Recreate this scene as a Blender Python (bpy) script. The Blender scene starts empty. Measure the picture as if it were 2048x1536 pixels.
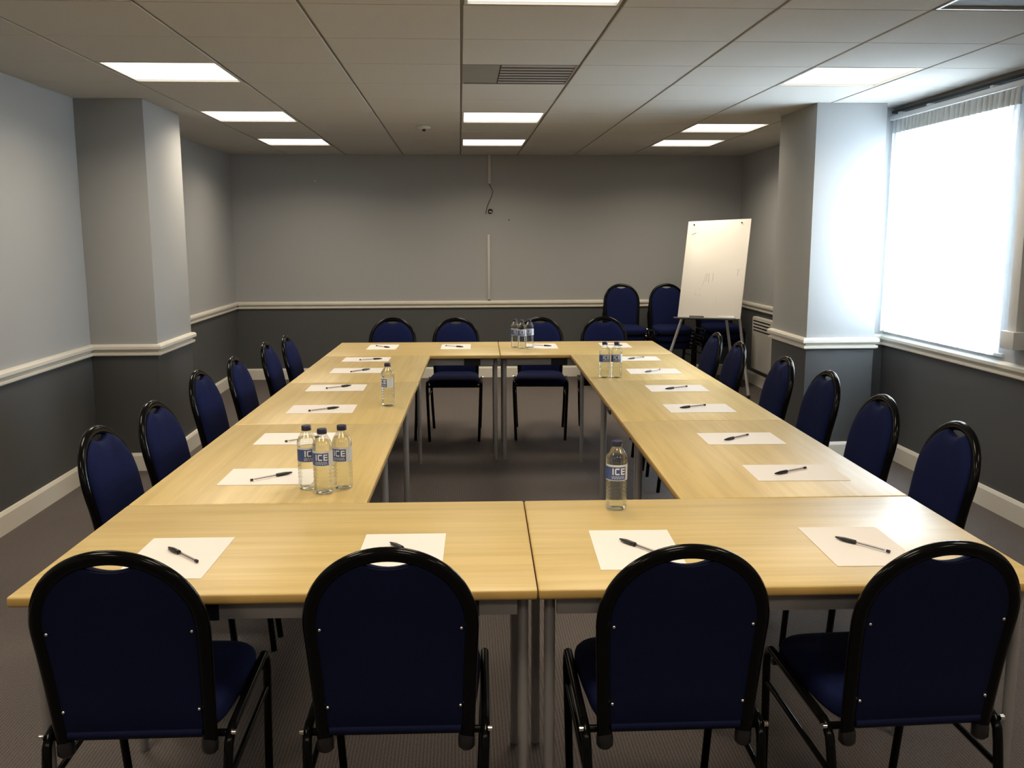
import bpy, bmesh, math, random
from mathutils import Matrix, Vector
random.seed(7)
PI = math.pi
S = bpy.context.scene
C = S.collection

# ------------------------------------------------------------------ camera
CAMZ = 1.512
f, pit, yaw, rol = 1850.5, 0.1576, 0.0551, -0.0026
R0 = Vector((math.cos(yaw), -math.sin(yaw), 0))
F0 = Vector((math.sin(yaw)*math.cos(pit), math.cos(yaw)*math.cos(pit), -math.sin(pit)))
U0 = Vector((math.sin(yaw)*math.sin(pit), math.cos(yaw)*math.sin(pit), math.cos(pit)))
Rc = R0*math.cos(rol) + U0*math.sin(rol)
Uc = U0*math.cos(rol) - R0*math.sin(rol)
cam = bpy.data.objects.new('camera', bpy.data.cameras.new('camera'))
C.objects.link(cam)
cam.data.sensor_width = 36
cam.data.lens = f/2048*36
cam.data.clip_start = 0.05
m = Matrix((Rc, Uc, -F0)).transposed().to_4x4()
m.translation = Vector((0, 0, CAMZ))
cam.matrix_world = m
S.camera = cam

# ------------------------------------------------------------------ world, exposure, lamp settings
LAMP_W = 13.2                       # each ceiling panel
LAMP_C = (1.0, 0.855, 0.65)
PANEL_E = 2.6
SKY_C = (0.74, 0.87, 1.0)
SKY_E = 44.0
S.view_settings.view_transform = 'Standard'
S.view_settings.look = 'None'
S.view_settings.exposure = 0.0
S.view_settings.gamma = 1.0
S.view_settings.use_curve_mapping = False
w = bpy.data.worlds.new('sky'); S.world = w
w.use_nodes = True
w.node_tree.nodes['Background'].inputs[0].default_value = (*SKY_C, 1)
w.node_tree.nodes['Background'].inputs[1].default_value = SKY_E
S.cycles.max_bounces = 10
S.cycles.diffuse_bounces = 6
S.cycles.transparent_max_bounces = 12
S.cycles.sample_clamp_indirect = 6.0
S.cycles.blur_glossy = 0.5

CEIL = 2.366
XL, XR, XW, YB, YF = -2.38, 3.03, 2.95, 10.0, -1.77
WY0, WY1, WZ0, WZ1 = 4.90, 6.20, 0.875, 2.17      # window opening
TR = -0.0225                                       # the tables stand slightly turned in the room

pl = bpy.data.lights.new('window_portal', 'AREA')
pl.shape = 'RECTANGLE'; pl.size = WZ1-WZ0; pl.size_y = WY1-WY0
pl.cycles.is_portal = True
po = bpy.data.objects.new('window_portal', pl); C.objects.link(po)
po.location = (XW+0.10, (WY0+WY1)/2, (WZ0+WZ1)/2)
po.rotation_euler = (0, PI/2, 0)

# ------------------------------------------------------------------ materials
def mat(name, col, rough=0.5, metal=0.0, noise=None, bump=None, coat=0.0, spec=0.5, **kw):
    m = bpy.data.materials.new(name); m.use_nodes = True
    n = m.node_tree.nodes; l = m.node_tree.links
    b = n['Principled BSDF']
    b.inputs['Base Color'].default_value = (*col, 1)
    b.inputs['Roughness'].default_value = rough
    b.inputs['Metallic'].default_value = metal
    b.inputs['Coat Weight'].default_value = coat
    b.inputs['Specular IOR Level'].default_value = spec
    for k, v in kw.items(): b.inputs[k].default_value = v
    tc = n.new('ShaderNodeTexCoord')
    if noise:                                  # (scale, amount)
        t = n.new('ShaderNodeTexNoise'); t.inputs['Scale'].default_value = noise[0]; t.inputs['Detail'].default_value = 4
        l.new(tc.outputs['Object'], t.inputs['Vector'])
        r = n.new('ShaderNodeMapRange'); r.inputs[3].default_value = 1-noise[1]; r.inputs[4].default_value = 1+noise[1]
        l.new(t.outputs['Fac'], r.inputs[0])
        v = n.new('ShaderNodeVectorMath'); v.operation = 'SCALE'; v.inputs[0].default_value = col
        l.new(r.outputs[0], v.inputs['Scale']); l.new(v.outputs[0], b.inputs['Base Color'])
    if bump:                                   # (scale, distance)
        t2 = n.new('ShaderNodeTexNoise'); t2.inputs['Scale'].default_value = bump[0]; t2.inputs['Detail'].default_value = 3
        l.new(tc.outputs['Object'], t2.inputs['Vector'])
        bp = n.new('ShaderNodeBump'); bp.inputs['Distance'].default_value = bump[1]; bp.inputs['Strength'].default_value = 0.6
        l.new(t2.outputs['Fac'], bp.inputs['Height']); l.new(bp.outputs[0], b.inputs['Normal'])
    return m

def wall_paint():
    m = bpy.data.materials.new('two_tone_wall_paint'); m.use_nodes = True
    n = m.node_tree.nodes; l = m.node_tree.links; b = n['Principled BSDF']
    g = n.new('ShaderNodeNewGeometry'); sx = n.new('ShaderNodeSeparateXYZ'); l.new(g.outputs['Position'], sx.inputs[0])
    gt = n.new('ShaderNodeMath'); gt.operation = 'GREATER_THAN'; gt.inputs[1].default_value = 0.80
    l.new(sx.outputs['Z'], gt.inputs[0])
    mx = n.new('ShaderNodeMix'); mx.data_type = 'RGBA'
    mx.inputs['A'].default_value = (0.070, 0.072, 0.074, 1)
    mx.inputs['B'].default_value = (0.36, 0.365, 0.365, 1)
    l.new(gt.outputs[0], mx.inputs['Factor'])
    t = n.new('ShaderNodeTexNoise'); t.inputs['Scale'].default_value = 1.3; t.inputs['Detail'].default_value = 5
    l.new(g.outputs['Position'], t.inputs['Vector'])
    r = n.new('ShaderNodeMapRange'); r.inputs[3].default_value = 0.965; r.inputs[4].default_value = 1.035; l.new(t.outputs['Fac'], r.inputs[0])
    v = n.new('ShaderNodeVectorMath'); v.operation = 'SCALE'; l.new(mx.outputs['Result'], v.inputs[0]); l.new(r.outputs[0], v.inputs['Scale'])
    l.new(v.outputs[0], b.inputs['Base Color'])
    t2 = n.new('ShaderNodeTexNoise'); t2.inputs['Scale'].default_value = 260; l.new(g.outputs['Position'], t2.inputs['Vector'])
    bp = n.new('ShaderNodeBump'); bp.inputs['Distance'].default_value = 0.0006; bp.inputs['Strength'].default_value = 0.4
    l.new(t2.outputs['Fac'], bp.inputs['Height']); l.new(bp.outputs[0], b.inputs['Normal'])
    b.inputs['Roughness'].default_value = 0.62
    return m

def wood(name, dark, light, rough):
    m = bpy.data.materials.new(name); m.use_nodes = True
    n = m.node_tree.nodes; l = m.node_tree.links; b = n['Principled BSDF']
    tc = n.new('ShaderNodeTexCoord'); mp = n.new('ShaderNodeMapping'); mp.inputs['Scale'].default_value = (0.7, 16, 4)
    oi = n.new('ShaderNodeObjectInfo'); ad = n.new('ShaderNodeVectorMath'); ad.operation = 'ADD'
    sc = n.new('ShaderNodeVectorMath'); sc.operation = 'SCALE'; sc.inputs['Scale'].default_value = 7
    l.new(oi.outputs['Location'], sc.inputs[0]); l.new(tc.outputs['Object'], ad.inputs[0]); l.new(sc.outputs[0], ad.inputs[1])
    l.new(ad.outputs[0], mp.inputs['Vector'])
    t = n.new('ShaderNodeTexNoise'); t.inputs['Scale'].default_value = 2.2; t.inputs['Detail'].default_value = 6; t.inputs['Distortion'].default_value = 0.35
    l.new(mp.outputs[0], t.inputs['Vector'])
    mp2 = n.new('ShaderNodeMapping'); mp2.inputs['Scale'].default_value = (6, 160, 6); l.new(ad.outputs[0], mp2.inputs['Vector'])
    t2 = n.new('ShaderNodeTexNoise'); t2.inputs['Scale'].default_value = 3; t2.inputs['Detail'].default_value = 2; l.new(mp2.outputs[0], t2.inputs['Vector'])
    add = n.new('ShaderNodeMath'); add.operation = 'MULTIPLY_ADD'; add.inputs[1].default_value = 0.22; l.new(t2.outputs['Fac'], add.inputs[0]); l.new(t.outputs['Fac'], add.inputs[2])
    cr = n.new('ShaderNodeValToRGB')
    cr.color_ramp.elements[0].position = 0.42; cr.color_ramp.elements[0].color = (*dark, 1)
    cr.color_ramp.elements[1].position = 0.74; cr.color_ramp.elements[1].color = (*light, 1)
    l.new(add.outputs[0], cr.inputs[0]); l.new(cr.outputs[0], b.inputs['Base Color'])
    b.inputs['Roughness'].default_value = rough
    return m

def carpet():
    m = bpy.data.materials.new('ribbed_carpet'); m.use_nodes = True
    n = m.node_tree.nodes; l = m.node_tree.links; b = n['Principled BSDF']
    g = n.new('ShaderNodeNewGeometry')
    wv = n.new('ShaderNodeTexWave'); wv.bands_direction = 'X'; wv.inputs['Scale'].default_value = 30; wv.inputs['Distortion'].default_value = 0.5
    wv.inputs['Detail'].default_value = 1
    l.new(g.outputs['Position'], wv.inputs['Vector'])
    t = n.new('ShaderNodeTexNoise'); t.inputs['Scale'].default_value = 140; t.inputs['Detail'].default_value = 3; l.new(g.outputs['Position'], t.inputs['Vector'])
    a = n.new('ShaderNodeMath'); a.operation = 'MULTIPLY_ADD'; a.inputs[1].default_value = 0.5; l.new(wv.outputs['Fac'], a.inputs[0]); l.new(t.outputs['Fac'], a.inputs[2])
    cr = n.new('ShaderNodeValToRGB')
    cr.color_ramp.elements[0].position = 0.3; cr.color_ramp.elements[0].color = (0.066, 0.057, 0.054, 1)
    cr.color_ramp.elements[1].position = 1.0; cr.color_ramp.elements[1].color = (0.135, 0.116, 0.110, 1)
    l.new(a.outputs[0], cr.inputs[0]); l.new(cr.outputs[0], b.inputs['Base Color'])
    bp = n.new('ShaderNodeBump'); bp.inputs['Distance'].default_value = 0.003; bp.inputs['Strength'].default_value = 0.5
    l.new(a.outputs[0], bp.inputs['Height']); l.new(bp.outputs[0], b.inputs['Normal'])
    b.inputs['Roughness'].default_value = 0.95; b.inputs['Specular IOR Level'].default_value = 0.15
    return m

def mixmat(name, build):
    m = bpy.data.materials.new(name); m.use_nodes = True
    n = m.node_tree.nodes; l = m.node_tree.links
    n.remove(n['Principled BSDF'])
    build(n, l, n['Material Output'])
    return m

def sheer(n, l, out):
    tr = n.new('ShaderNodeBsdfTranslucent'); tr.inputs[0].default_value = (0.93, 0.94, 0.95, 1)
    df = n.new('ShaderNodeBsdfDiffuse'); df.inputs[0].default_value = (0.85, 0.86, 0.87, 1)
    tp = n.new('ShaderNodeBsdfTransparent')
    tc = n.new('ShaderNodeTexCoord'); t = n.new('ShaderNodeTexNoise'); t.inputs['Scale'].default_value = 120
    l.new(tc.outputs['Object'], t.inputs['Vector'])
    r = n.new('ShaderNodeMapRange'); r.inputs[3].default_value = 0.12; r.inputs[4].default_value = 0.30; l.new(t.outputs['Fac'], r.inputs[0])
    m1 = n.new('ShaderNodeMixShader'); m1.inputs[0].default_value = 0.35; l.new(tr.outputs[0], m1.inputs[1]); l.new(df.outputs[0], m1.inputs[2])
    m2 = n.new('ShaderNodeMixShader'); l.new(r.outputs[0], m2.inputs[0]); l.new(m1.outputs[0], m2.inputs[1]); l.new(tp.outputs[0], m2.inputs[2])
    l.new(m2.outputs[0], out.inputs[0])

def clear(tint, base, rough):
    def b(n, l, out):
        tp = n.new('ShaderNodeBsdfTransparent'); tp.inputs[0].default_value = (*tint, 1)
        gl = n.new('ShaderNodeBsdfGlossy'); gl.inputs['Roughness'].default_value = rough
        fr = n.new('ShaderNodeFresnel'); fr.inputs[0].default_value = 1.5
        ad = n.new('ShaderNodeMath'); ad.operation = 'MULTIPLY_ADD'; ad.inputs[1].default_value = 0.35; ad.inputs[2].default_value = base; l.new(fr.outputs[0], ad.inputs[0])
        mx = n.new('ShaderNodeMixShader'); l.new(ad.outputs[0], mx.inputs[0]); l.new(tp.outputs[0], mx.inputs[1]); l.new(gl.outputs[0], mx.inputs[2])
        l.new(mx.outputs[0], out.inputs[0])
    return b

def water(n, l, out):
    g = n.new('ShaderNodeBsdfGlass'); g.inputs['IOR'].default_value = 1.04; g.inputs['Roughness'].default_value = 0.0
    g.inputs[0].default_value = (0.98, 0.99, 0.98, 1)
    l.new(g.outputs[0], out.inputs[0])

def emit(name, col, e):
    def b(n, l, out):
        em = n.new('ShaderNodeEmission'); em.inputs[1].default_value = e
        tc = n.new('ShaderNodeTexCoord'); t = n.new('ShaderNodeTexVoronoi'); t.inputs['Scale'].default_value = 60
        l.new(tc.outputs['Object'], t.inputs['Vector'])
        r = n.new('ShaderNodeMapRange'); r.inputs[3].default_value = 0.94; r.inputs[4].default_value = 1.06; l.new(t.outputs['Distance'], r.inputs[0])
        v = n.new('ShaderNodeVectorMath'); v.operation = 'SCALE'; v.inputs[0].default_value = col; l.new(r.outputs[0], v.inputs['Scale'])
        l.new(v.outputs[0], em.inputs[0]); l.new(em.outputs[0], out.inputs[0])
    return mixmat(name, b)

M = {}
M['wall'] = wall_paint()
M['trim'] = mat('cream_gloss_trim_paint', (0.70, 0.665, 0.59), 0.35, noise=(3, .03))
M['carpet'] = carpet()
M['tile'] = mat('matt_ceiling_tile', (0.485, 0.465, 0.43), 0.9, noise=(60, .04), bump=(180, .0008))
M['tbar'] = mat('ceiling_grid_metal', (0.16, 0.15, 0.14), 0.5, noise=(8, .05))
M['slab'] = mat('dark_void', (0.03, 0.03, 0.03), 0.9, noise=(8, .05))
M['lampframe'] = mat('white_metal_frame', (0.55, 0.54, 0.52), 0.4, noise=(8, .03))
M['diffuser'] = emit('lit_prismatic_diffuser', (1.0, 0.93, 0.80), PANEL_E)
M['unlit'] = mat('unlit_prismatic_diffuser', (0.16, 0.17, 0.18), 0.7, bump=(120, .001), noise=(30, .06))
M['ventgrey'] = mat('grey_vent_metal', (0.20, 0.19, 0.17), 0.5, noise=(10, .05))
M['ventslat'] = mat('painted_grille_slat', (0.30, 0.28, 0.27), 0.5, noise=(10, .05))
M['wood'] = wood('beech_laminate', (0.475, 0.345, 0.130), (0.575, 0.432, 0.178), 0.36)
M['edge'] = wood('beech_edge_lipping', (0.42, 0.26, 0.08), (0.50, 0.315, 0.10), 0.35)
M['leg'] = mat('grey_painted_steel', (0.30, 0.29, 0.29), 0.35, metal=0.3, noise=(20, .05))
M['blackmetal'] = mat('gloss_black_frame', (0.003, 0.003, 0.003), 0.15, noise=(20, .2), spec=0.12)
M['blackplastic'] = mat('black_plastic', (0.008, 0.008, 0.009), 0.35, noise=(30, .1))
M['navy'] = mat('navy_fabric', (0.0050, 0.0085, 0.044), 0.9, noise=(300, .35), bump=(700, .0006), spec=0.12)
M['navyback'] = mat('navy_back_cloth', (0.0045, 0.007, 0.034), 0.8, noise=(200, .2), bump=(600, .0004), spec=0.15)
M['chrome'] = mat('bright_chrome', (0.8, 0.78, 0.74), 0.15, metal=1.0, noise=(10, .03))
M['paper'] = mat('white_paper', (0.74, 0.70, 0.67), 0.8, noise=(5, .01))
M['cap'] = mat('navy_bottle_cap', (0.018, 0.018, 0.055), 0.4, noise=(40, .1))
M['label'] = mat('blue_label_film', (0.045, 0.085, 0.26), 0.35, noise=(60, .2))
M['labelpale'] = mat('pale_label_film', (0.62, 0.66, 0.70), 0.4, noise=(60, .06))
M['letter'] = mat('white_print', (0.80, 0.82, 0.85), 0.5, noise=(60, .04))
M['pet'] = mixmat('clear_bottle_plastic', clear((0.985, 0.99, 0.985), 0.04, 0.05))
M['penclear'] = mixmat('clear_pen_plastic', clear((0.90, 0.88, 0.87), 0.05, 0.15))
M['water'] = mixmat('drinking_water', water)
M['sheer'] = mixmat('sheer_curtain', sheer)
M['heading'] = mat('curtain_heading_tape', (0.62, 0.64, 0.65), 0.8, noise=(80, .05))
M['glass'] = mixmat('window_glass', clear((0.95, 0.97, 0.97), 0.0, 0.0))
M['pvc'] = mat('white_upvc', (0.70, 0.71, 0.72), 0.35, noise=(4, .03))
M['whiteboard'] = mat('whiteboard_steel', (0.78, 0.755, 0.71), 0.28, noise=(2, .02))
M['smudge'] = mat('faded_marker', (0.47, 0.46, 0.45), 0.6, noise=(120, .2))
M['alu'] = mat('brushed_aluminium', (0.62, 0.63, 0.64), 0.35, metal=0.6, noise=(20, .05))
M['heater'] = mat('cream_heater_enamel', (0.56, 0.54, 0.50), 0.4, noise=(4, .03))
M['dark'] = mat('dark_slot', (0.012, 0.012, 0.012), 0.7, noise=(20, .1))  # dark parts, plus the painted shade of vent gaps and curtain track
M['cable'] = mat('dark_cable', (0.10, 0.10, 0.10), 0.5, noise=(20, .1))
M['offwhite'] = mat('offwhite_plastic', (0.55, 0.53, 0.49), 0.4, noise=(10, .03))

# ------------------------------------------------------------------ mesh helpers
def link(name, me, material, parent=None, smooth=False):
    if isinstance(me, bmesh.types.BMesh):
        bm = me; me = bpy.data.meshes.new(name); bm.to_mesh(me); bm.free()
    o = bpy.data.objects.new(name, me)
    if material is not None and len(me.materials) == 0: me.materials.append(material)
    if smooth is True: me.shade_smooth()
    elif smooth:
        me.shade_smooth()
        try: me.set_sharp_from_angle(angle=math.radians(smooth))
        except Exception: pass
    C.objects.link(o)
    if parent: o.parent = parent
    return o

def box(bm, x0, x1, y0, y1, z0, z1, bev=0.0, seg=2, mi=0):
    r = bmesh.ops.create_cube(bm, size=1.0)
    vs = r['verts']
    for v in vs:
        v.co = Vector((x0+(v.co.x+.5)*(x1-x0), y0+(v.co.y+.5)*(y1-y0), z0+(v.co.z+.5)*(z1-z0)))
    fs = set(f for v in vs for f in v.link_faces)
    for f_ in fs: f_.material_index = mi
    if bev > 0:
        es = list(set(e for v in vs for e in v.link_edges))
        bmesh.ops.bevel(bm, geom=es, offset=bev, segments=seg, affect='EDGES', profile=0.5)
    return bm

def nb(): return bmesh.new()

def mbox(name, dims, material, parent=None, bev=0.0, seg=2, smooth=35):
    return link(name, box(nb(), *dims, bev=bev, seg=seg), material, parent, smooth if bev else False)

def tube(bm, pts, r, n=10, ry=None, caps=True, up=Vector((0, 0, 1))):
    """swept tube through pts, elliptical if ry given (r along side axis, ry along the other)"""
    pts = [Vector(p) for p in pts]; ry = ry or r
    rings = []
    prev = None
    for i, p in enumerate(pts):
        if i == 0: t = pts[1]-p
        elif i == len(pts)-1: t = p-pts[i-1]
        else: t = (pts[i+1]-p).normalized()+(p-pts[i-1]).normalized()
        t.normalize()
        if prev is None:
            u = up if abs(t.dot(up)) < 0.95 else Vector((0, 1, 0))
            a = t.cross(u).normalized()
        else:
            a = (prev - t*prev.dot(t)).normalized()
        prev = a
        b = t.cross(a).normalized()
        rings.append([bm.verts.new(p + a*r*math.cos(2*PI*k/n) + b*ry*math.sin(2*PI*k/n)) for k in range(n)])
    for i in range(len(rings)-1):
        for k in range(n):
            bm.faces.new((rings[i][k], rings[i][(k+1) % n], rings[i+1][(k+1) % n], rings[i+1][k]))
    if caps:
        bm.faces.new(list(reversed(rings[0]))); bm.faces.new(rings[-1])
    bmesh.ops.recalc_face_normals(bm, faces=bm.faces[:])
    return bm

def lathe(bm, prof, n=32, cx=0, cy=0, squash=None):
    rings = []
    for r, z in prof:
        if r < 1e-6: rings.append([bm.verts.new((cx, cy, z))])
        else: rings.append([bm.verts.new((cx+r*math.cos(2*PI*k/n), cy+r*math.sin(2*PI*k/n), z)) for k in range(n)])
    for i in range(len(rings)-1):
        A, B = rings[i], rings[i+1]
        for k in range(n):
            k2 = (k+1) % n
            if len(A) == 1 and len(B) > 1: bm.faces.new((A[0], B[k2], B[k]))
            elif len(B) == 1 and len(A) > 1: bm.faces.new((A[k], A[k2], B[0]))
            elif len(A) > 1: bm.faces.new((A[k], A[k2], B[k2], B[k]))
    bmesh.ops.recalc_face_normals(bm, faces=bm.faces[:])
    return bm

def loops(bm, ls, cap0=True, cap1=True):
    rings = [[bm.verts.new(p) for p in L] for L in ls]
    n = len(rings[0])
    for i in range(len(rings)-1):
        for k in range(n):
            bm.faces.new((rings[i][k], rings[i][(k+1) % n], rings[i+1][(k+1) % n], rings[i+1][k]))
    for flag, R in ((cap0, rings[0]), (cap1, rings[-1])):
        if flag:
            c = sum((v.co for v in R), Vector())/n
            cv = bm.verts.new(c)
            for k in range(n): bm.faces.new((R[k], R[(k+1) % n], cv))
    bmesh.ops.recalc_face_normals(bm, faces=bm.faces[:])
    return bm

def sweep(bm, path, prof):
    """profile (out, z) swept along floor path, room on the right-hand side, mitred"""
    P = [Vector(p) for p in path]
    rings = []
    for i, p in enumerate(P):
        ds = []
        if i > 0: ds.append((P[i]-P[i-1]).normalized())
        if i < len(P)-1: ds.append((P[i+1]-P[i]).normalized())
        ns = [Vector((d.y, -d.x)) for d in ds]
        if len(ns) == 2:
            nn = (ns[0]+ns[1]); nn = nn/nn.dot(ns[0])
        else: nn = ns[0]
        rings.append([bm.verts.new((p.x+nn.x*o, p.y+nn.y*o, z)) for o, z in prof])
    k = len(prof)
    for i in range(len(rings)-1):
        for j in range(k):
            bm.faces.new((rings[i][j], rings[i][(j+1) % k], rings[i+1][(j+1) % k], rings[i+1][j]))
    bm.faces.new(rings[0]); bm.faces.new(list(reversed(rings[-1])))
    bmesh.ops.recalc_face_normals(bm, faces=bm.faces[:])
    return bm

def thing(name, label, cat, loc=(0, 0, 0), rz=0, group=None):
    o = bpy.data.objects.new(name, None); C.objects.link(o)
    o.location = loc; o.rotation_euler = (0, 0, rz)
    o.empty_display_size = 0.1
    return tag(o, label, cat, group)

def tag(o, label, cat, group=None):
    o['label'] = label; o['category'] = cat
    if group: o['group'] = group
    return o

def struct(o):
    o['kind'] = 'structure'; return o

def dup(root, loc, rz, label, group=None):
    r = root.copy(); C.objects.link(r); r.location = loc; r.rotation_euler = (0, 0, rz)
    r['label'] = label
    if group: r['group'] = group
    for ch in list(root.children):
        c = ch.copy(); C.objects.link(c); c.parent = r
        for g in list(ch.children):
            d = g.copy(); C.objects.link(d); d.parent = c
    return r

cT, sT = math.cos(TR), math.sin(TR)
def T(x, y, z=0.0): return (x*cT-y*sT, x*sT+y*cT, z)

# ------------------------------------------------------------------ room shell
struct(mbox('floor', (XL-.2, XR+.2, YF-.2, YB+.2, -.1, 0), M['carpet']))
struct(mbox('wall_left', (XL-.15, XL, YF-.15, YB+.15, 0, CEIL+.09), M['wall']))
struct(mbox('wall_back', (XL, XR, YB, YB+.15, 0, CEIL+.09), M['wall']))
struct(mbox('wall_front', (XL, XW, YF-.15, YF, 0, CEIL+.09), M['wall']))
bm = nb()
WT = 0.22
box(bm, XW, XW+WT, YF-.15, WY0, 0, CEIL+.09); box(bm, XW, XW+WT, WY1, 6.30, 0, CEIL+.09)
box(bm, XW, XW+WT, WY0, WY1, 0, WZ0); box(bm, XW, XW+WT, WY0, WY1, WZ1, CEIL+.09)
struct(link('wall_right', bm, M['wall']))
bm = nb(); box(bm, 2.79, XR+.15, 6.30, 6.78, 0, CEIL); box(bm, XR, XR+.15, 6.78, YB+.15, 0, CEIL+.09); box(bm, XW, XR+.15, 6.30, 6.632, CEIL, CEIL+.09); box(bm, XR, XR+.15, 6.632, 6.78, CEIL, CEIL+.09)
struct(link('wall_right_rear', bm, M['wall']))
struct(mbox('wall_left_pillar', (XL, -1.957, 6.06, 6.82, 0, CEIL), M['wall'], bev=.004))
struct(mbox('wall_right_pillar', (2.322, 2.79, 6.085, 6.78, 0, CEIL), M['wall'], bev=.004))

DADO = [(0, .760), (.014, .760), (.020, .766), (.020, .780), (.005, .785), (.005, .795), (.024, .799), (.028, .805), (.028, .822), (.020, .832), (.0, .836)]
SKIRT = [(0, 0), (.018, 0), (.018, .100), (.010, .116), (0, .118)]
pl_ = [(XL, YF), (XL, 6.06), (-1.957, 6.06), (-1.957, 6.82), (XL, 6.82), (XL, YB)]
pb_ = [(XL+.018, YB), (XR-.018, YB)]
pr_ = [(XR, YB), (XR, 6.78), (2.322, 6.78), (2.322, 6.085), (2.79, 6.085), (2.79, 6.30), (XW, 6.30), (XW, YF)]
struct(link('baseboard_left', sweep(nb(), pl_, SKIRT), M['trim']))
struct(link('baseboard_back', sweep(nb(), pb_, SKIRT), M['trim']))
struct(link('baseboard_right', sweep(nb(), pr_, SKIRT), M['trim']))
struct(link('trim_1', sweep(nb(), pl_, DADO), M['trim']))
struct(link('trim_2', sweep(nb(), [(XL+.02, YB), (XR-.02, YB)], DADO), M['trim']))
struct(link('trim_3', sweep(nb(), pr_, DADO), M['trim']))

# ceiling: slab, grid, every tile a piece
GX, GY, TS = 0.0155, 4.8336, 0.6
bm = nb(); box(bm, XL-.15, XR+.15, YF-.15, YB+.15, CEIL+.09, CEIL+.15)
ceiling = struct(link('ceiling', bm, M['slab']))
bm = nb()
for i in range(-3, 5):
    x = GX+i*TS
    box(bm, x-.012, x+.012, YF-.1, YB+.1, CEIL+.008, CEIL+.012)
    box(bm, x-.0015, x+.0015, YF-.1, YB+.1, CEIL+.0121, CEIL+.04)
for k in range(-10, 9):
    y = GY+k*TS
    box(bm, XL-.1, XR+.1, y-.010, y+.010, CEIL+.013, CEIL+.016)
g = link('ceiling_grid', bm, M['tbar'], ceiling)
LIT = {(0, -3), (0, 3), (0, 6), (-3, -3), (-3, 0), (-3, 3), (-3, 6), (3, 0), (3, 4), (3, 6),
       (0, -6), (-3, -6), (3, -6), (0, -9), (-3, -9), (3, -9)}
UNLIT = {(3, -3)}
VENT = {(0, 0)}
cache = {}
for i in range(-4, 5):
    for k in range(-11, 9):
        if (i, k) in LIT | UNLIT | VENT: continue
        x0, x1 = GX+i*TS+.006, GX+(i+1)*TS-.006
        y0, y1 = GY+k*TS+.0016, GY+(k+1)*TS-.0016
        x0 = max(x0, XL+.002); y0 = max(y0, YF+.002); y1 = min(y1, YB-.002)
        if i == 4: x1 = (XW-.004) if GY+(k+.5)*TS < 6.4 else XR-.003
        key = (round(x1-x0, 3), round(y1-y0, 3))
        if key not in cache:
            b = nb(); box(b, -(x1-x0)/2, (x1-x0)/2, -(y1-y0)/2, (y1-y0)/2, 0, .012, bev=.0022, seg=1)
            me = bpy.data.meshes.new('ceiling_tile'); b.to_mesh(me); b.free(); me.materials.append(M['tile'])
            cache[key] = me
        o = bpy.data.objects.new('ceiling_tile', cache[key]); C.objects.link(o); o.parent = ceiling
        o.location = ((x0+x1)/2, (y0+y1)/2, CEIL)

# ------------------------------------------------------------------ ceiling lights and vent
def frame_bm(h0, h1, wd, s=.29):
    b = nb()
    box(b, -s, s, -s, -s+wd, h0, h1); box(b, -s, s, s-wd, s, h0, h1)
    box(b, -s, -s+wd, -s+wd, s-wd, h0, h1); box(b, s-wd, s, -s+wd, s-wd, h0, h1)
    return b
def light_panel(i, k, label, lit=True):
    cx, cy = GX+(i+.5)*TS, GY+(k+.5)*TS
    t = thing('ceiling_light', label, 'ceiling light', (cx, cy, CEIL), 0, 'square recessed ceiling light panels')
    if 'fr' not in cache:
        cache['fr'] = bpy.data.meshes.new('frame'); b = frame_bm(0, .045, .012); b.to_mesh(cache['fr']); b.free(); cache['fr'].materials.append(M['lampframe'])
        for nm in ('diffuser', 'unlit'):
            b = nb(); box(b, -.277, .277, -.277, .277, .010, .016, bev=.002, seg=1)
            me = bpy.data.meshes.new('diffuser'); b.to_mesh(me); b.free(); me.materials.append(M[nm]); cache[nm] = me
        cache['lamp'] = bpy.data.lights.new('lamp', 'AREA')
        L = cache['lamp']; L.shape = 'SQUARE'; L.size = .54; L.energy = LAMP_W; L.color = LAMP_C; L.spread = math.radians(150)
    for nm, me in (('frame', cache['fr']), ('diffuser', cache['diffuser' if lit else 'unlit'])):
        o = bpy.data.objects.new(nm, me); C.objects.link(o); o.parent = t
    if lit:
        o = bpy.data.objects.new('lamp', cache['lamp']); C.objects.link(o); o.parent = t; o.location = (0, 0, .006)
    return t
side = {-3: 'left', 0: 'centre', 3: 'right'}
ordl = {(-3, -3): 'lit square ceiling panel at the top edge of the photo, nearest of the left row',
        (-3, 0): 'lit yellowish ceiling panel in front of the left pillar, largest of the left row',
        (-3, 3): 'lit yellowish ceiling panel just beyond the left pillar',
        (-3, 6): 'lit ceiling panel of the left row closest to the back wall',
        (0, -3): 'lit white ceiling panel cut by the top edge, in front of the air vent',
        (0, 3): 'lit white ceiling panel just behind the air vent',
        (0, 6): 'lit white ceiling panel of the middle row closest to the back wall',
        (3, 0): 'lit ceiling panel with yellow right end in front of the right pillar',
        (3, 4): 'lit white ceiling panel left of the right pillar top, nearer of two',
        (3, 6): 'lit white ceiling panel of the right row closest to the back wall'}
for (i, k) in sorted(LIT):
    light_panel(i, k, ordl.get((i, k), '%s row lit ceiling panel %s the camera' % (side[i], 'just behind' if k == -9 else 'right above')))
light_panel(3, -3, 'unlit grey ceiling panel at the top right corner of the photo', False)

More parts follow.
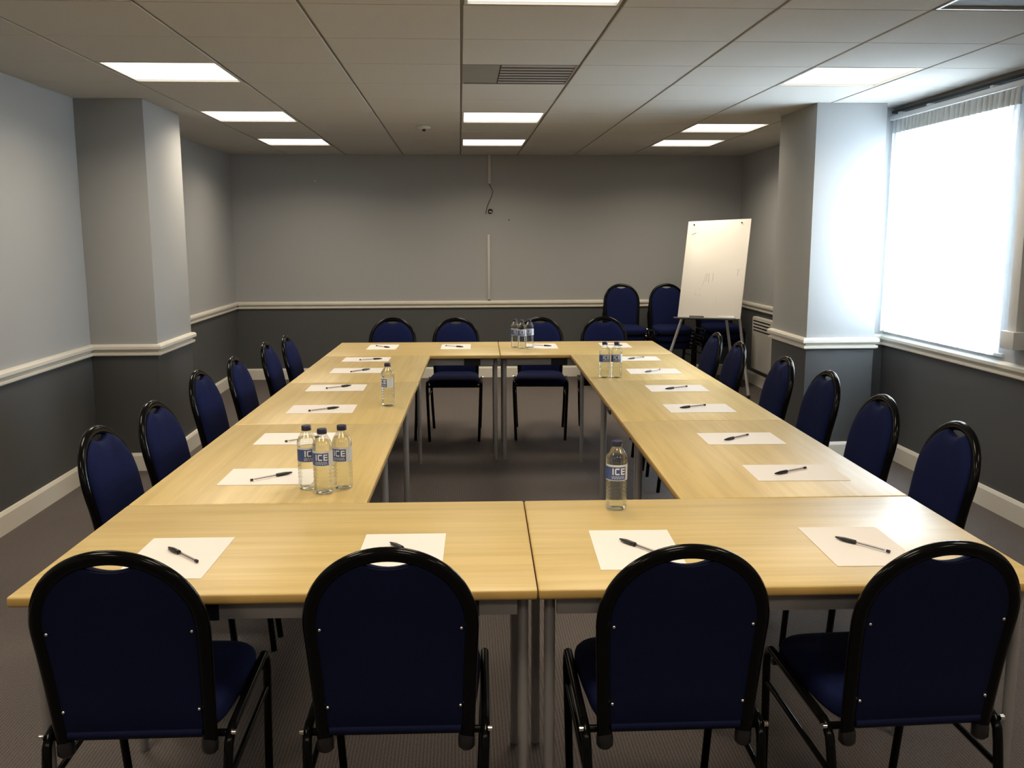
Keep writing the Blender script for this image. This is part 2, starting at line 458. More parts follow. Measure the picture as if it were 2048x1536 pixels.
cx, cy = GX+.3, GY+.3
t = thing('ceiling_vent', 'grey air vent grille with blank left part in the middle ceiling row', 'air vent', (cx, cy, CEIL))
link('frame', frame_bm(0, .05, .010, .294), M['ventgrey'], t)
link('blank_panel', box(nb(), -.284, -.10, -.284, .284, .004, .010), M['ventgrey'], t)
for j in range(7):
    y = -.243+j*.081
    link('slat', box(nb(), -.095, .284, y-.029, y+.029, .002, .008, bev=.0015, seg=1), M['ventslat'], t)
    if j < 6: link('slot', box(nb(), -.093, .282, y+.0295, y+.0515, .0005, .006), M['dark'], t)  # solid dark strips paint in the shade between the slats
link('duct', box(nb(), -.10, .284, -.284, .284, .05, .055), M['dark'], t)

t = thing('smoke_detector', 'small white smoke detector on the ceiling left of the middle lights', 'smoke detector', (-.271, 7.46, CEIL))
link('base', lathe(nb(), [(0, 0), (.05, 0), (.052, -.004), (.052, -.016), (.046, -.022), (0, -.022)], 28), M['offwhite'], t, 40)
link('sensor_tip', lathe(nb(), [(0, -.022), (.014, -.022), (.013, -.036), (.008, -.040), (0, -.041)], 16), M['dark'], t, 40)

# ------------------------------------------------------------------ window
win = struct(thing('window_1', 'x', 'x')); del win['label']; del win['category']
bm = nb(); fx0, fx1 = XW+.10, XW+.16
box(bm, fx0, fx1, WY0, WY1, WZ0, WZ0+.05); box(bm, fx0, fx1, WY0, WY1, WZ1-.05, WZ1)
box(bm, fx0, fx1, WY0, WY0+.05, WZ0+.05, WZ1-.05); box(bm, fx0, fx1, WY1-.05, WY1, WZ0+.05, WZ1-.05)
box(bm, fx0, fx1, 5.50, 5.55, WZ0+.05, WZ1-.05)
link('window_frame', bm, M['pvc'], win)
mbox('pane', (fx0+.028, fx0+.032, WY0+.05, 5.50, WZ0+.05, WZ1-.05), M['glass'], win)
mbox('pane', (fx0+.028, fx0+.032, 5.55, WY1-.05, WZ0+.05, WZ1-.05), M['glass'], win)
mbox('window_sill', (XW-.012, XW+.099, WY0-.05, WY1+.04, WZ0-.02, WZ0+.001), M['pvc'], win, bev=.004)

t = thing('curtain_track', 'white curtain track along the top of the window wall', 'curtain rail', (XW-.05, 5.3, 2.29))
mbox('rail', (-.012, .012, -1.2, .96, -.014, .014), M['pvc'], t, bev=.003)
mbox('upper_channel', (.012, .050, -1.2, .985, .034, .050), M['dark'], t)  # dark bar added as the painted shadow of the track, not a real channel
for yy in (-.95, -.2, .5, .88): mbox('bracket', (.012, .050, yy-.015, yy+.015, -.010, .034), M['pvc'], t)

def curtain_mesh(y0, y1, z0, z1, folds, amp, nx=260, nz=14, inward=0.0):
    vs, fs = [], []
    for j in range(nz+1):
        v = j/nz; z = z0+(z1-z0)*v
        for i in range(nx+1):
            u = i/nx
            ph = 2*PI*folds*(u+.012*math.sin(9*u)+.004*math.sin(31*u))
            a = amp*(1.0-.45*v)
            ya = y0+(y1-y0)*u
            if u < .2: ya += inward*(1-v)**.7*(1-u/.2)
            vs.append((a*math.sin(ph)+.25*a*math.sin(2.3*ph+4*v), ya+.012*math.sin(ph*1.0+1), z))
    for j in range(nz):
        for i in range(nx):
            q = j*(nx+1)+i
            fs.append((q, q+1, q+nx+2, q+nx+1))
    me = bpy.data.meshes.new('curtain'); me.from_pydata(vs, [], fs); me.update()
    return me
t = thing('sheer_curtain', 'gathered white sheer curtain glowing over the bright window', 'curtain', (XW-.05, 0, 0))
link('fabric', curtain_mesh(4.785, 6.22, .868, 2.262, 27, .016, inward=.085), M['sheer'], t, True)
link('heading_tape', curtain_mesh(4.785, 6.22, 2.185, 2.272, 27, .013, nz=2), M['heading'], t, True)
for j in range(16):
    y = 4.84+j*.090
    link('curtain_hook', tube(nb(), [(0, y, 2.262), (.004, y, 2.27), (0, y, 2.277)], .0022, 6), M['pvc'], t)

t = thing('wall_trunking', 'white vertical trunking beside the curtain, ending in a small box', 'trunking', (XW, 4.70, .92))
mbox('cover', (-.055, -.0005, -.035, .045, .095, CEIL-.921), M['pvc'], t, bev=.004)
mbox('end_box', (-.078, -.0005, -.055, .065, 0, .095), M['pvc'], t, bev=.005)

# ------------------------------------------------------------------ panel heater on the right rear wall
t = thing('wall_heater', 'cream wall panel heater with slotted top behind the right pillar', 'heater', (XR, 8.935, .18))
link('body', box(nb(), -.075, -.012, -.305, .305, 0, .533, bev=.016, seg=3), M['heater'], t, 40)
mbox('mounting_plate', (-.014, -.0005, -.26, .26, .03, .50), M['dark'], t)
for j in range(4): mbox('slot', (-.0765, -.070, -.255, .255, .395+j*.031, .406+j*.031), M['dark'], t)
for j in range(4): mbox('louvre', (-.082, -.0745, -.255, .255, .4065+j*.031, .4145+j*.031), M['heater'], t, bev=.002)

# ------------------------------------------------------------------ fittings on the back wall
bx = .318
tag(mbox('upper_cable_trunking', (bx-.016, bx+.016, YB-.018, YB-.0005, 2.07, CEIL-.001), M['offwhite'], bev=.003), 'short grey cable trunking running down the back wall from the ceiling', 'trunking')
t = thing('lower_cable_trunking', 'long pale cable trunking on the back wall above the dado rail', 'trunking', (.306, YB, .838))
mbox('cover', (-.013, .013, -.018, -.0005, .008, .70), M['offwhite'], t, bev=.003)
mbox('open_end', (-.009, .011, -.016, -.0006, 0, .008), M['dark'], t)
pts = [(bx-.006, YB-.012, 2.075), (bx+.004, YB-.02, 2.05), (bx+.026, YB-.03, 2.01), (bx+.034, YB-.03, 1.985), (bx+.022, YB-.028, 1.94), (bx-.008, YB-.022, 1.88), (bx-.030, YB-.018, 1.82), (bx-.042, YB-.014, 1.755)]
tag(link('hanging_cable', tube(nb(), pts, .004, 8), M['cable'], None, True), 'thin dark cable hanging from the upper trunking on the back wall', 'cable')
t = thing('wall_socket', 'small round black cable outlet on the back wall', 'cable outlet', (.325, YB, 1.782))
bm = lathe(nb(), [(0, 0), (.026, 0), (.026, .014), (.018, .022), (0, .022)], 20); bmesh.ops.rotate(bm, cent=(0, 0, 0), matrix=Matrix.Rotation(PI/2, 3, 'X'), verts=bm.verts[:]); bmesh.ops.translate(bm, vec=(0, -.0005, 0), verts=bm.verts[:])
link('rim', bm, M['dark'], t, 40)
link('white_plug', tube(nb(), [(-.012, -.026, -.004), (.016, -.030, -.008)], .007, 8), M['offwhite'], t, 40)
bm = lathe(nb(), [(0, 0), (.007, 0), (.006, .006), (0, .007)], 10); bmesh.ops.rotate(bm, cent=(0, 0, 0), matrix=Matrix.Rotation(PI/2, 3, 'X'), verts=bm.verts[:]); bmesh.ops.translate(bm, vec=(.524, YB-.0004, 1.691), verts=bm.verts[:])
tag(link('wall_screw', bm, M['dark'], None, 40), 'tiny dark screw in the back wall right of the cable outlet', 'screw')
bm = lathe(nb(), [(0, 0), (.007, 0), (.006, .005), (0, .006)], 10); bmesh.ops.rotate(bm, cent=(0, 0, 0), matrix=Matrix.Rotation(PI/2, 3, 'X'), verts=bm.verts[:]); bmesh.ops.translate(bm, vec=(-1.509, YB-.0004, 2.096), verts=bm.verts[:])
tag(link('wall_plug', bm, M['letter'], None, 40), 'tiny white wall plug high on the left of the back wall', 'wall plug')

# ------------------------------------------------------------------ tables
TOP = .735
def table(x0, x1, y0, y1, along, label, apron_shift=.03, clip=None):
    """table frame coords; along = 'x' or 'y' for the long side"""
    cx, cy = (x0+x1)/2, (y0+y1)/2
    L, D = (x1-x0, y1-y0) if along == 'x' else (y1-y0, x1-x0)
    t = thing('meeting_table', label, 'table', T(cx, cy), TR+(0 if along == 'x' else PI/2), 'beech tables joined into one hollow rectangle')
    g_ = .0012; hl, hd = L/2-g_, D/2-g_
    bm = nb(); box(bm, -hl, hl, -hd, hd, TOP-.025, TOP, bev=.006, seg=3)
    me = bpy.data.meshes.new('tabletop')
    for f_ in bm.faces: f_.material_index = 0 if f_.normal.z > .5 or f_.normal.z < -.9 else 1
    bm.to_mesh(me); bm.free(); me.materials.append(M['wood']); me.materials.append(M['edge'])
    link('tabletop', me, None, t, 40)
    lx, ly = hl-.030, hd-.075
    for sx in (-1, 1):
        for sy in (-1, 1):
            link('leg', lathe(nb(), [(0, .001), (.012, .001), (.0130, .004), (.0130, TOP-.0255), (0, TOP-.0255)], 20, sx*lx, sy*ly), M['leg'], t, 40)
    for sy in (-1, 1): mbox('side_rail', (-lx+.014, lx-.014, sy*(hd-.045)-.010, sy*(hd-.045)+.010, .662, TOP-.0255), M['leg'], t, bev=.002)
    for sx in (-1, 1): mbox('end_rail', (sx*lx-.010, sx*lx+.010, -ly+.014, ly-.014, .668, TOP-.0255), M['leg'], t, bev=.002)
    for sx in (-.16, .34): mbox('bracket', (sx*L-.055, sx*L+.055, -hd+.031, -hd+.0345, .661, .7090), M['blackplastic'], t)
    if clip is not None: mbox('edge_clip', (clip-.045, clip+.045, hd-.001, hd+.006, .700, .722), M['blackplastic'], t, bev=.002)
    return t
xl, xr, y0, y1, y2, y3, il, ir = -1.0484, 1.2909, 1.9616, 2.672, 6.1221, 6.9149, -.345, .5914
xm = (xl+xr)/2
ya, yb = 3.8566, 4.99
table(xl, xm, y0, y1, 'x', 'beech table nearest the camera on the left, two front chairs tucked under it')
table(xm, xr, y0, y1, 'x', 'beech table nearest the camera on the right, single water bottle on it')
table(xl, il, y1, ya, 'y', 'beech table of the left arm with the group of three large bottles')
table(xl, il, ya, yb, 'y', 'middle beech table of the left arm, single bottle on its inner edge')
table(xl, il, yb, y2, 'y', 'rear beech table of the left arm, touching the back table')
table(ir, xr, y1, ya, 'y', 'beech table of the right arm touching the front right table')
table(ir, xr, ya, yb, 'y', 'middle beech table of the right arm with a black clip on its inner edge', clip=-.2)
table(ir, xr, yb, y2, 'y', 'rear beech table of the right arm with two water bottles')
table(xl, xm, y2, y3, 'x', 'beech table at the back left, two back chairs behind it')
table(xm, xr, y2, y3, 'x', 'beech table at the back right with a cluster of three bottles')

# ------------------------------------------------------------------ chairs
def back_y(z): 
    s = (z-.415)/.47
    return -.168-.100*s+.012*math.sin(PI*min(max(s, 0), 1))
ZS, ZT, WM, WB = .692, .886, .187, .174
def outline(off, zb, dip=0.0, n=44):
    """closed outline in (x, z) going up the left side, over the top, down the right; off = inset"""
    a, b = WM-off, ZT-ZS-off
    L = []
    for k in range(7): 
        s = k/7; z = zb+(ZS-zb)*s; L.append((-(WB+(WM-WB)*min(1, (z-.40)/(ZS-.40))-off), z))
    for k in range(n+1):
        th = PI-PI*k/n
        x, z = a*math.cos(th), ZS+b*(math.sin(th)**.92)
        if dip and abs(x) < .056: z -= dip*math.cos(PI/2*x/.056)**.8
        L.append((x, z))
    for k in range(7):
        s = 1-(k+1)/7; z = zb+(ZS-zb)*s; L.append((WB+(WM-WB)*min(1, (z-.40)/(ZS-.40))-off, z))
    return L
def pad(bm, off, zb, dip, layers):
    O = outline(off, zb, dip)
    # round lower corners
    cxz = (0, .64)
    ls = []
    for s, dy in layers:
        ring = []
        for x, z in O:
            xx = x-(1-s)*.18*(x/.18); zz = cxz[1]+(z-cxz[1])*(1-(1-s)*.75)
            xx = x*s if s < .9 else xx
            ring.append((xx, back_y(zz)+dy, zz))
        ls.append(ring)
    return loops(bm, ls)

def make_chair(name='banquet_chair'):
    t = thing(name, 'x', 'chair')
    # seat cushion
    def seat_ring(s, z, n=48):
        R = []
        for k in range(n):
            th = 2*PI*k/n; e = .42
            x = math.copysign(abs(math.cos(th))**e, math.cos(th)); y = math.copysign(abs(math.sin(th))**e, math.sin(th))
            wd = .184+.012*y
            R.append((x*wd*s, .035+y*.205*(s if s < .9 else 1-(1-s)*.9), z+(-.008*max(0, y-.5) if s < 1 else 0)))
        return R
    link('seat', loops(nb(), [seat_ring(.93, .420), seat_ring(.985, .422), seat_ring(1, .430), seat_ring(1.0, .448), seat_ring(.985, .460), seat_ring(.94, .470), seat_ring(.80, .478), seat_ring(.45, .482)]), M['navy'], t, 60)
    link('seat_base', loops(nb(), [seat_ring(.88, .411), seat_ring(.90, .4195)]), M['blackplastic'], t)
    # backrest
    link('back_cushion', pad(nb(), .024, .432, .026, [(1, -.002), (1.0, .008), (.975, .020), (.93, .027), (.80, .031), (.45, .033)]), M['navy'], t, 60)
    bp_ = link('back_panel', pad(nb(), .027, .436, .024, [(1, -.003), (.995, -.0075), (.97, -.0095), (.5, -.0100)]), M['navyback'], t, 40)
    link('lower_hem', tube(nb(), [(-.145, back_y(.437)-.002, .437), (.145, back_y(.437)-.002, .437)], .012, 12), M['navyback'], bp_, 50)
    O = outline(.016, .402)
    O = [(x, z) for x, z in O]
    pts = [(x, back_y(z), z) for x, z in O]
    link('back_frame', tube(nb(), pts, .0165, 16, ry=.0135), M['blackmetal'], t, 60)
    for sx in (-1, 1):
        link('frame_foot', lathe(nb(), [(0, .380), (.013, .381), (.019, .388), (.019, .408), (.0165, .418), (0, .418)], 16, sx*(WB-.017), back_y(.402)), M['blackplastic'], t, 50)
    for sx in (-1, 1):
        for zz, xx in ((.692, .150), (.497, .145)):
            bm = lathe(nb(), [(0, .003), (.0026, .0025), (.0042, 0), (.0042, -.003), (0, -.003)], 10)
            bmesh.ops.rotate(bm, cent=(0, 0, 0), matrix=Matrix.Rotation(PI/2, 3, 'X'), verts=bm.verts[:])
            bmesh.ops.translate(bm, vec=(sx*xx, back_y(zz)-.012, zz), verts=bm.verts[:])
            link('screw', bm, M['chrome'], t, 50)
    for sx in (-1, 1):
        fr = [(sx*.184, .258, .002), (sx*.192, .240, .20), (sx*.199, .228, .385), (sx*.199, .224, .412), (sx*.199, .214, .430), (sx*.199, .196, .438)]
        link('leg', tube(nb(), fr, .011, 10), M['blackmetal'], t, 60)
        link('side_rail', tube(nb(), [(sx*.199, .1955, .438), (sx*.199, -.128, .424)], .011, 10), M['blackmetal'], t, 60)
        rr = [(sx*.199, -.1285, .424), (sx*.199, -.150, .418), (sx*.198, -.166, .400), (sx*.197, -.174, .37), (sx*.192, -.208, .19), (sx*.184, -.246, .002)]
        link('leg', tube(nb(), rr, .011, 10), M['blackmetal'], t, 60)
        link('stretcher', tube(nb(), [(sx*.1965, .232, .335), (sx*.1965, -.178, .318)], .0075, 8), M['blackmetal'], t, 60)
        link('bolt', tube(nb(), [(sx*.205, back_y(.425)+.008, .424), (sx*.214, back_y(.425)+.008, .424)], .0065, 10), M['chrome'], t, 60)
    link('cross_bar', tube(nb(), [(-.198, .19, .408), (.198, .19, .408)], .009, 8), M['blackmetal'], t, 60)
    link('cross_bar', tube(nb(), [(-.198, -.140, .412), (.198, -.140, .412)], .009, 8), M['blackmetal'], t, 60)
    return t
chair0 = make_chair()
used = []
def place_chair(xt, yt, ang, label, group, world=False, z=0.0):
    """xt, yt = where the top of the back stands; ang = facing direction (degrees, 0 = +y)"""
    a = math.radians(ang)
    fx, fy = -math.sin(a), math.cos(a)
    x, y = xt+.268*fx, yt+.268*fy
    loc = (x, y, z) if world else T(x, y, z)
    rz = a+(0 if world else TR)
    if not used:
        chair0.location = loc; chair0.rotation_euler = (0, 0, rz); chair0['label'] = label; chair0['group'] = group; used.append(1); return chair0
    return dup(chair0, loc, rz, label, group)

GF = 'navy chairs along the front of the table'
place_chair(-.766, 1.824, 1, 'navy chair seen from behind at the front left corner, leftmost of the front four', GF)
place_chair(-.198, 1.822, 0, 'navy chair seen from behind, second from left of the front four', GF)
place_chair(.427, 1.816, 1, 'navy chair seen from behind just right of the table seam in front', GF)
place_chair(.978, 1.815, 3, 'navy chair seen from behind at the front right corner, rightmost of the front four', GF)
Ls = [(-1.312, 3.10, -93), (-1.295, 3.59, -93), (-1.375, 4.446, -92), (-1.338, 4.954, -90), (-1.328, 5.646, -89), (-1.289, 6.052, -90)]
Ll = ['navy chair on the left side nearest the camera', 'second nearest navy chair on the left side, below the left pillar', 'third navy chair on the left side, just beyond the left pillar', 'fourth navy chair on the left side, before the back corner', 'fifth navy chair on the left side, second from the far end', 'farthest navy chair on the left side, beside the back table']
for (x, y, a), lb in zip(Ls, Ll): place_chair(x, y, a, lb, 'navy chairs along the left side')
Rs = [(1.635, 3.038, 91), (1.615, 3.593, 92), (1.65, 4.279, 92), (1.615, 4.80, 91), (1.57, 5.513, 90), (1.565, 6.048, 91)]
Rl = ['navy chair on the right side nearest the camera, largest of that side', 'second nearest navy chair on the right side, under the window', 'third navy chair on the right side, in front of the right pillar', 'fourth navy chair on the right side, left of the right pillar base', 'fifth navy chair on the right side, in front of the wall heater', 'farthest navy chair on the right side, in front of the easel legs']
for (x, y, a), lb in zip(Rs, Rl): place_chair(x, y, a, lb, 'navy chairs along the right side')
Bs = [(-.706, 7.344, 182), (-.202, 7.30, 179), (.462, 7.317, 177), (.973, 7.332, 176)]
Bl = ['navy chair behind the back table, leftmost of four', 'navy chair behind the back table, second from left, seat seen under it', 'navy chair behind the back table, behind the cluster of three bottles', 'navy chair behind the back table, rightmost of four']
for (x, y, a), lb in zip(Bs, Bl): place_chair(x, y, a, lb, 'navy chairs along the back of the table')
lev = ['bottom', 'middle', 'top']
for sx, sy, ang, nm in ((1.648, 9.55, 180, 'left stack by the back wall'), (2.120, 9.55, 178, 'stack half hidden by the easel board'), (2.66, 9.68, 178, 'stack directly behind the easel')):
    for k in range(3):
        place_chair(sx, sy-.035*k, ang, 'navy chair, %s of the %s' % (lev[k], nm), 'stacked navy chairs in the back right corner', world=True, z=.075*k)

# ------------------------------------------------------------------ sheets of paper and pens
GP, GN = 'blank sheets of paper laid out on the tables', 'black capped pens on the sheets of paper'
sheet = mbox('paper_sheet', (-.105, .105, -.1485, .1485, 0, .0008), M['paper'])
sheet_me = sheet.data; first_sheet = [sheet]
def paper(x, y, rz, label):
    if first_sheet: o = first_sheet.pop()
    else: o = bpy.data.objects.new('paper_sheet', sheet_me); C.objects.link(o)
    o.location = T(x, y, TOP+.0004); o.rotation_euler = (0, 0, TR+math.radians(rz)); tag(o, label, 'paper', GP)
def make_pen():
    t = thing('ballpoint_pen', 'x', 'pen')
    b = nb(); tube(b, [(0, -.020, 0), (0, .068, 0)], .0038, 6); link('barrel', b, M['penclear'], t)
    link('ink_tube', tube(nb(), [(0, -.020, 0), (0, .060, 0)], .0009, 6), M['dark'], t)
    link('end_plug', tube(nb(), [(0, .066, 0), (0, .074, 0)], .0041, 8), M['blackplastic'], t, 40)
    cp = link('cap', lathe_y([(0, -.076), (.0018, -.0755), (.0030, -.070), (.0056, -.050), (.0060, -.020), (.0058, -.019), (0, -.019)]), M['blackplastic'], t, 40)
    bm = nb(); box(bm, .0052, .0078, -.062, -.028, -.0014, .0014, bev=.0006, seg=1); link('clip', bm, M['blackplastic'], cp)
    return t
def lathe_y(prof):
    bm = lathe(nb(), prof, 14); bmesh.ops.rotate(bm, cent=(0, 0, 0), matrix=Matrix.Rotation(-PI/2, 3, 'X'), verts=bm.verts[:]); return bm
pen0 = make_pen(); pen_used = []
def pen(A, B, label):
    dx, dy = B[0]-A[0], B[1]-A[1]; d = math.hypot(dx, dy); dx /= d; dy /= d
    cx, cy = (A[0]+B[0])/2, (A[1]+B[1])/2
    if d < .135: cx, cy = A[0]+dx*.075, A[1]+dy*.075
    rz = math.atan2(-dx, dy)+TR; loc = T(cx, cy, TOP+.0066)
    if not pen_used:
        pen0.location = loc; pen0.rotation_euler = (0, 0, rz); pen0['label'] = label; pen0['group'] = GN; pen_used.append(1)
    else: dup(pen0, loc, rz, label, GN)
rows = [
 ('F', 'portrait', ['at the front left corner of the tables', 'behind the second front chair, left of the seam', 'right of the front table seam', 'at the front right corner of the tables'],
  [(-.756, 2.208, 0), (-.204, 2.218, 0), (.384, 2.225, -1), (.950, 2.228, -1)],
  [((-.797, 2.27), (-.686, 2.156)), ((-.238, 2.282), (-.157, 2.175)), ((.352, 2.286), (.426, 2.18)), ((.913, 2.279), (1.004, 2.16))]),
 ('L', 'landscape', ['on the left arm nearest the camera', 'on the left arm just behind the three large bottles', 'on the left arm, third from the front', 'on the left arm, fourth from the front', 'on the left arm, fifth from the front', 'on the left arm, farthest from the front'],
  [(-.698, 2.985, 90), (-.724, 3.565, 90), (-.733, 4.195, 91), (-.760, 4.80, 91), (-.738, 5.43, 90), (-.742, 5.935, 90)],
  [((-.631, 3.017), (-.751, 2.913)), ((-.63, 3.579), (-.76, 3.487)), ((-.661, 4.208), (-.781, 4.126)), ((-.692, 4.848), (-.808, 4.755)), ((-.662, 5.465), (-.767, 5.347)), ((-.65, 5.934), (-.775, 5.879))]),
 ('R', 'landscape', ['on the right arm nearest the camera', 'on the right arm, second from the front', 'on the right arm, third from the front', 'on the right arm, fourth from the front', 'on the right arm, fifth from the front', 'on the right arm, farthest, beside the two bottles'],
  [(1.036, 2.962, 89), (1.002, 3.49, 90), (.990, 4.135, 90), (1.006, 4.70, 90), (1.0, 5.315, 89), (.99, 5.885, 89)],
  [((.961, 2.929), (1.088, 3.003)), ((.931, 3.447), (1.042, 3.533)), ((.898, 4.122), (1.037, 4.192)), ((.939, 4.655), (1.067, 4.729)), ((.943, 5.261), (1.046, 5.358)), ((.933, 5.838), (1.052, 5.932))]),
 ('B', 'portrait', ['on the back table, leftmost', 'on the back table, second from left', 'on the back table beside the cluster of three bottles', 'on the back table, rightmost, behind the two bottle caps'],
  [(-.708, 6.612, 0), (-.186, 6.604, 0), (.434, 6.61, 0), (.962, 6.63, 0)],
  [((-.656, 6.549), (-.758, 6.646)), ((-.132, 6.551), (-.244, 6.618)), ((.498, 6.577), (.385, 6.63)), ((1.009, 6.58), (.895, 6.63))]),
]
for key, ori, places, ps, pens in rows:
    for pl_txt, p, q in zip(places, ps, pens):
        paper(p[0], p[1], p[2], 'blank white sheet ' + pl_txt)
        pen(q[0], q[1], 'black capped pen on the sheet ' + pl_txt)

# ------------------------------------------------------------------ water bottles
def make_bottle():
    t = thing('water_bottle', 'x', 'bottle')
    H = [(.0, .004), (.012, .003), (.020, .0008), (.026, .001), (.0290, .005), (.0302, .012), (.0302, .026)]
    for j in range(5):
        z = .030+j*.0115
        H += [(.0302, z), (.0290, z+.003), (.0290, z+.004), (.0302, z+.007)]
    H += [(.0302, .090), (.0302, .136), (.0308, .142), (.0308, .150), (.0298, .155), (.024, .168), (.0165, .180), (.0128, .186), (.0125, .193)]
    b = nb(); lathe(b, H, 36)
    link('plastic_shell', b, M['pet'], t, 60)
    Wt = [(0, .0052), (.012, .0046), (.0205, .0026), (.0255, .0026), (.0280, .006), (.0292, .012), (.0292, .028)]
    for j in range(5):
        z = .030+j*.0115
        Wt += [(.0292, z), (.0280, z+.003), (.0280, z+.004), (.0292, z+.007)]
    Wt += [(.0292, .090), (.0292, .136), (.0297, .143), (.0297, .150), (.0288, .1545), (.0245, .1645), (0, .1645)]
    b = nb(); lathe(b, Wt, 36); link('water', b, M['water'], t, 60)
    link('cap', lathe(nb(), [(.0, .186), (.0150, .186), (.0152, .188), (.0150, .199), (.0138, .201), (0, .201)], 28), M['cap'], t, 40)
    for j in range(0): pass
    r = .0306
    def band(bm, a0, a1, z0, z1, rr):
        n = max(1, int(abs(a1-a0)/.12)); V = []
        for k in range(n+1):
            a = a0+(a1-a0)*k/n
            V.append((bm.verts.new((rr*math.sin(a), -rr*math.cos(a), z0)), bm.verts.new((rr*math.sin(a), -rr*math.cos(a), z1))))
        for k in range(n): bm.faces.new((V[k][0], V[k+1][0], V[k+1][1], V[k][1]))
    lb = nb(); band(lb, -1.75, 1.75, .090, .136, r)
    L = link('label', lb, M['labelpale'], t, 60)
    b = nb(); band(b, -1.70, .70, .092, .130, r+.00025); link('blue_band', b, M['label'], L, 60)
    b = nb()
    R2 = r+.0005
    zl, zh, w_ = .1075, .1265, .0036
    c0 = -.62
    band(b, c0, c0+.11, zl, zh, R2)                                                   # I
    c = c0+.24; band(b, c, c+.11, zl+.002, zh-.002, R2); band(b, c+.05, c+.42, zh-w_, zh, R2); band(b, c+.05, c+.42, zl, zl+w_, R2)   # C
    e = c+.56; band(b, e, e+.11, zl, zh, R2)
    for zz in (zl, (zl+zh)/2-.0016, zh-w_): band(b, e+.11, e+.40, zz, zz+w_-.0003, R2)                                               # E
    for q in range(11):
        a = c0-.05+q*.115
        band(b, a, a+.024, .0955, .1035, R2); band(b, a+.024, a+.072, .1015 if q % 2 else .0955, .1035 if q % 2 else .0975, R2)
    link('lettering', b, M['letter'], L)
    return t
b0 = make_bottle(); b_used = []
def bottle(x, y, rz, label, group=None):
    loc = T(x, y, TOP+.0004); rz = math.radians(rz)
    if not b_used:
        b0.location = loc; b0.rotation_euler = (0, 0, rz); b0['label'] = label; b_used.append(1)
        if group: b0['group'] = group
    else: 
        o = dup(b0, loc, rz, label)
        if group: o['group'] = group
        elif 'group' in o: del o['group']
GB = 'bottles of still water on the tables'
bottle(.384, 2.575, 4, 'clear water bottle standing alone on the front right table', GB)
bottle(-.547, 2.835, 30, 'water bottle at the left of the large group of three', GB)
bottle(-.490, 2.782, 2, 'water bottle at the front of the large group of three', GB)
bottle(-.438, 2.835, -12, 'water bottle at the right of the large group of three', GB)
bottle(-.438, 4.265, -45, 'clear water bottle standing alone on the left arm of the tables', GB)
bottle(.682, 5.085, 10, 'left bottle of the pair on the right arm of the tables', GB)
bottle(.748, 5.080, -5, 'right bottle of the pair on the right arm of the tables', GB)
bottle(.237, 6.545, 15, 'left bottle of the small far cluster on the back table', GB)
bottle(.283, 6.475, 0, 'front bottle of the small far cluster on the back table', GB)
bottle(.338, 6.535, -15, 'right bottle of the small far cluster on the back table', GB)

# ------------------------------------------------------------------ flipchart easel
EX, EY, EZ, EYAW, ELEAN, EW, EH, ER = 2.314, 8.55, .755, .741, .237, .645, .936, .03
t = thing('flipchart_easel', 'white flipchart easel on a grey tripod in the back right corner', 'easel', (EX, EY, 0))
wv = Vector((math.cos(EYAW), -math.sin(EYAW), 0)); bk = Vector((math.sin(EYAW), math.cos(EYAW), 0))
upv = Vector((0, 0, 1))*math.cos(ELEAN)+bk*math.sin(ELEAN)
w2 = wv*math.cos(ER)+upv*math.sin(ER); u2 = upv*math.cos(ER)-wv*math.sin(ER)
nrm = w2.cross(u2)              # toward the viewer
if nrm.y > 0: nrm = -nrm
def bl(a, b, c=0.0):            # board coords -> local point
    return Vector((0, 0, EZ))+w2*a+u2*b+nrm*c
def bbox(bm, a0, a1, b0_, b1_, c0, c1, bev=0):
    nbm = nb(); box(nbm, a0, a1, b0_, b1_, c0, c1, bev=bev)
    for v in nbm.verts: v.co = bl(v.co.x, v.co.y, v.co.z)
    bmesh.ops.recalc_face_normals(nbm, faces=nbm.faces[:])
    return nbm
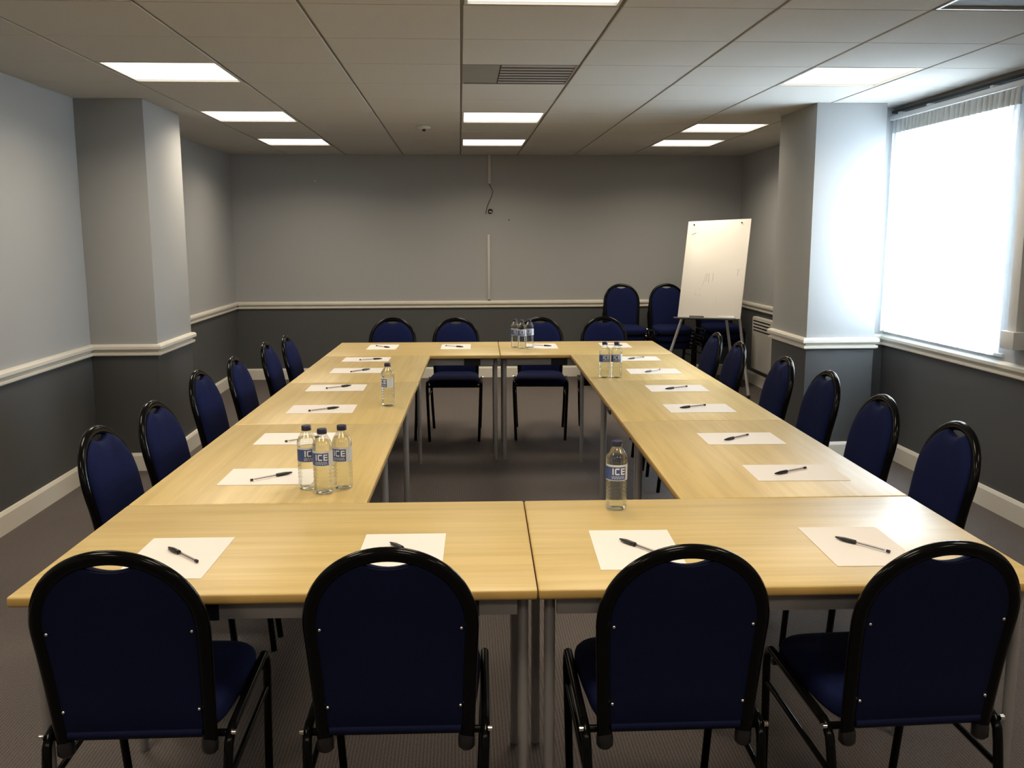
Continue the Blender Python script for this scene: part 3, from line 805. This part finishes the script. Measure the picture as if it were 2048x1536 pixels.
board = link('board', bbox(None, -EW/2, EW/2, 0, EH, -.012, 0, .003), M['whiteboard'], t, 40)
for a in (-.255, .235):
    p = bl(a, EH-.035, .0); q = bl(a, EH-.035, .012)
    link('paper_peg', tube(nb(), [p, q], .006, 8), M['dark'], board, 50)
tray = link('pen_tray', bbox(None, -EW/2-.02, EW/2-.03, -.014, -.002, -.012, .045, .002), M['cable'], t, 40)
link('eraser', bbox(None, -.18, -.04, -.0015, .016, .010, .035, .002), M['cable'], t, 40)
link('tray_clip', bbox(None, .10, .27, -.0015, .022, .006, .012, .001), M['alu'], t, 40)
def strokes(seq):
    bm = nb()
    for pts in seq:
        tube(bm, [bl(a-EW/2, b, .0008) for a, b in pts], .0022, 5, ry=.0006)
    return bm
link('faded_writing', strokes([
    [(.22, .30), (.235, .33), (.245, .42), (.275, .425)], [(.285, .425), (.285, .34)], [(.262, .42), (.258, .35)], [(.325, .43), (.325, .37), (.32, .35)],
    [(.555, .46), (.60, .465)], [(.575, .46), (.57, .40)],
    [(.19, .27), (.22, .275)], [(.16, .235), (.17, .215), (.18, .22)], [(.20, .23), (.205, .21), (.22, .215)], [(.385, .20), (.375, .165)]]), M['smudge'], board)
link('corner_scuff', strokes([[(.045, .805), (.07, .812), (.10, .825)]]), M['letter'], board)
top_c = bl(0, EH-.06, -.03)
def wl(x, y, z): return Vector((x-EX, y-EY, z))
legs = [(bl(-.24, .10, -.028), wl(1.93, 8.94, .003)), (bl(.22, .10, -.028), wl(2.70, 8.455, .003)), (bl(.02, .30, -.05), wl(2.74, 9.03, .003))]
tops = [bl(-.08, EH-.10, -.028), bl(.10, EH-.10, -.028), bl(-.05, EH-.10, -.05)]
for (mid, ft), tp in zip(legs, tops):
    link('leg', tube(nb(), [tp, ft], .014, 8), M['alu'], t, 50)
    d = (ft-tp).normalized()
    link('rubber_foot', tube(nb(), [ft-d*.03, ft+d*.0], .0165, 8), M['dark'], t, 50)
link('top_hinge', tube(nb(), [bl(-.16, EH-.10, -.035), bl(.16, EH-.10, -.035)], .016, 8), M['dark'], t, 50)
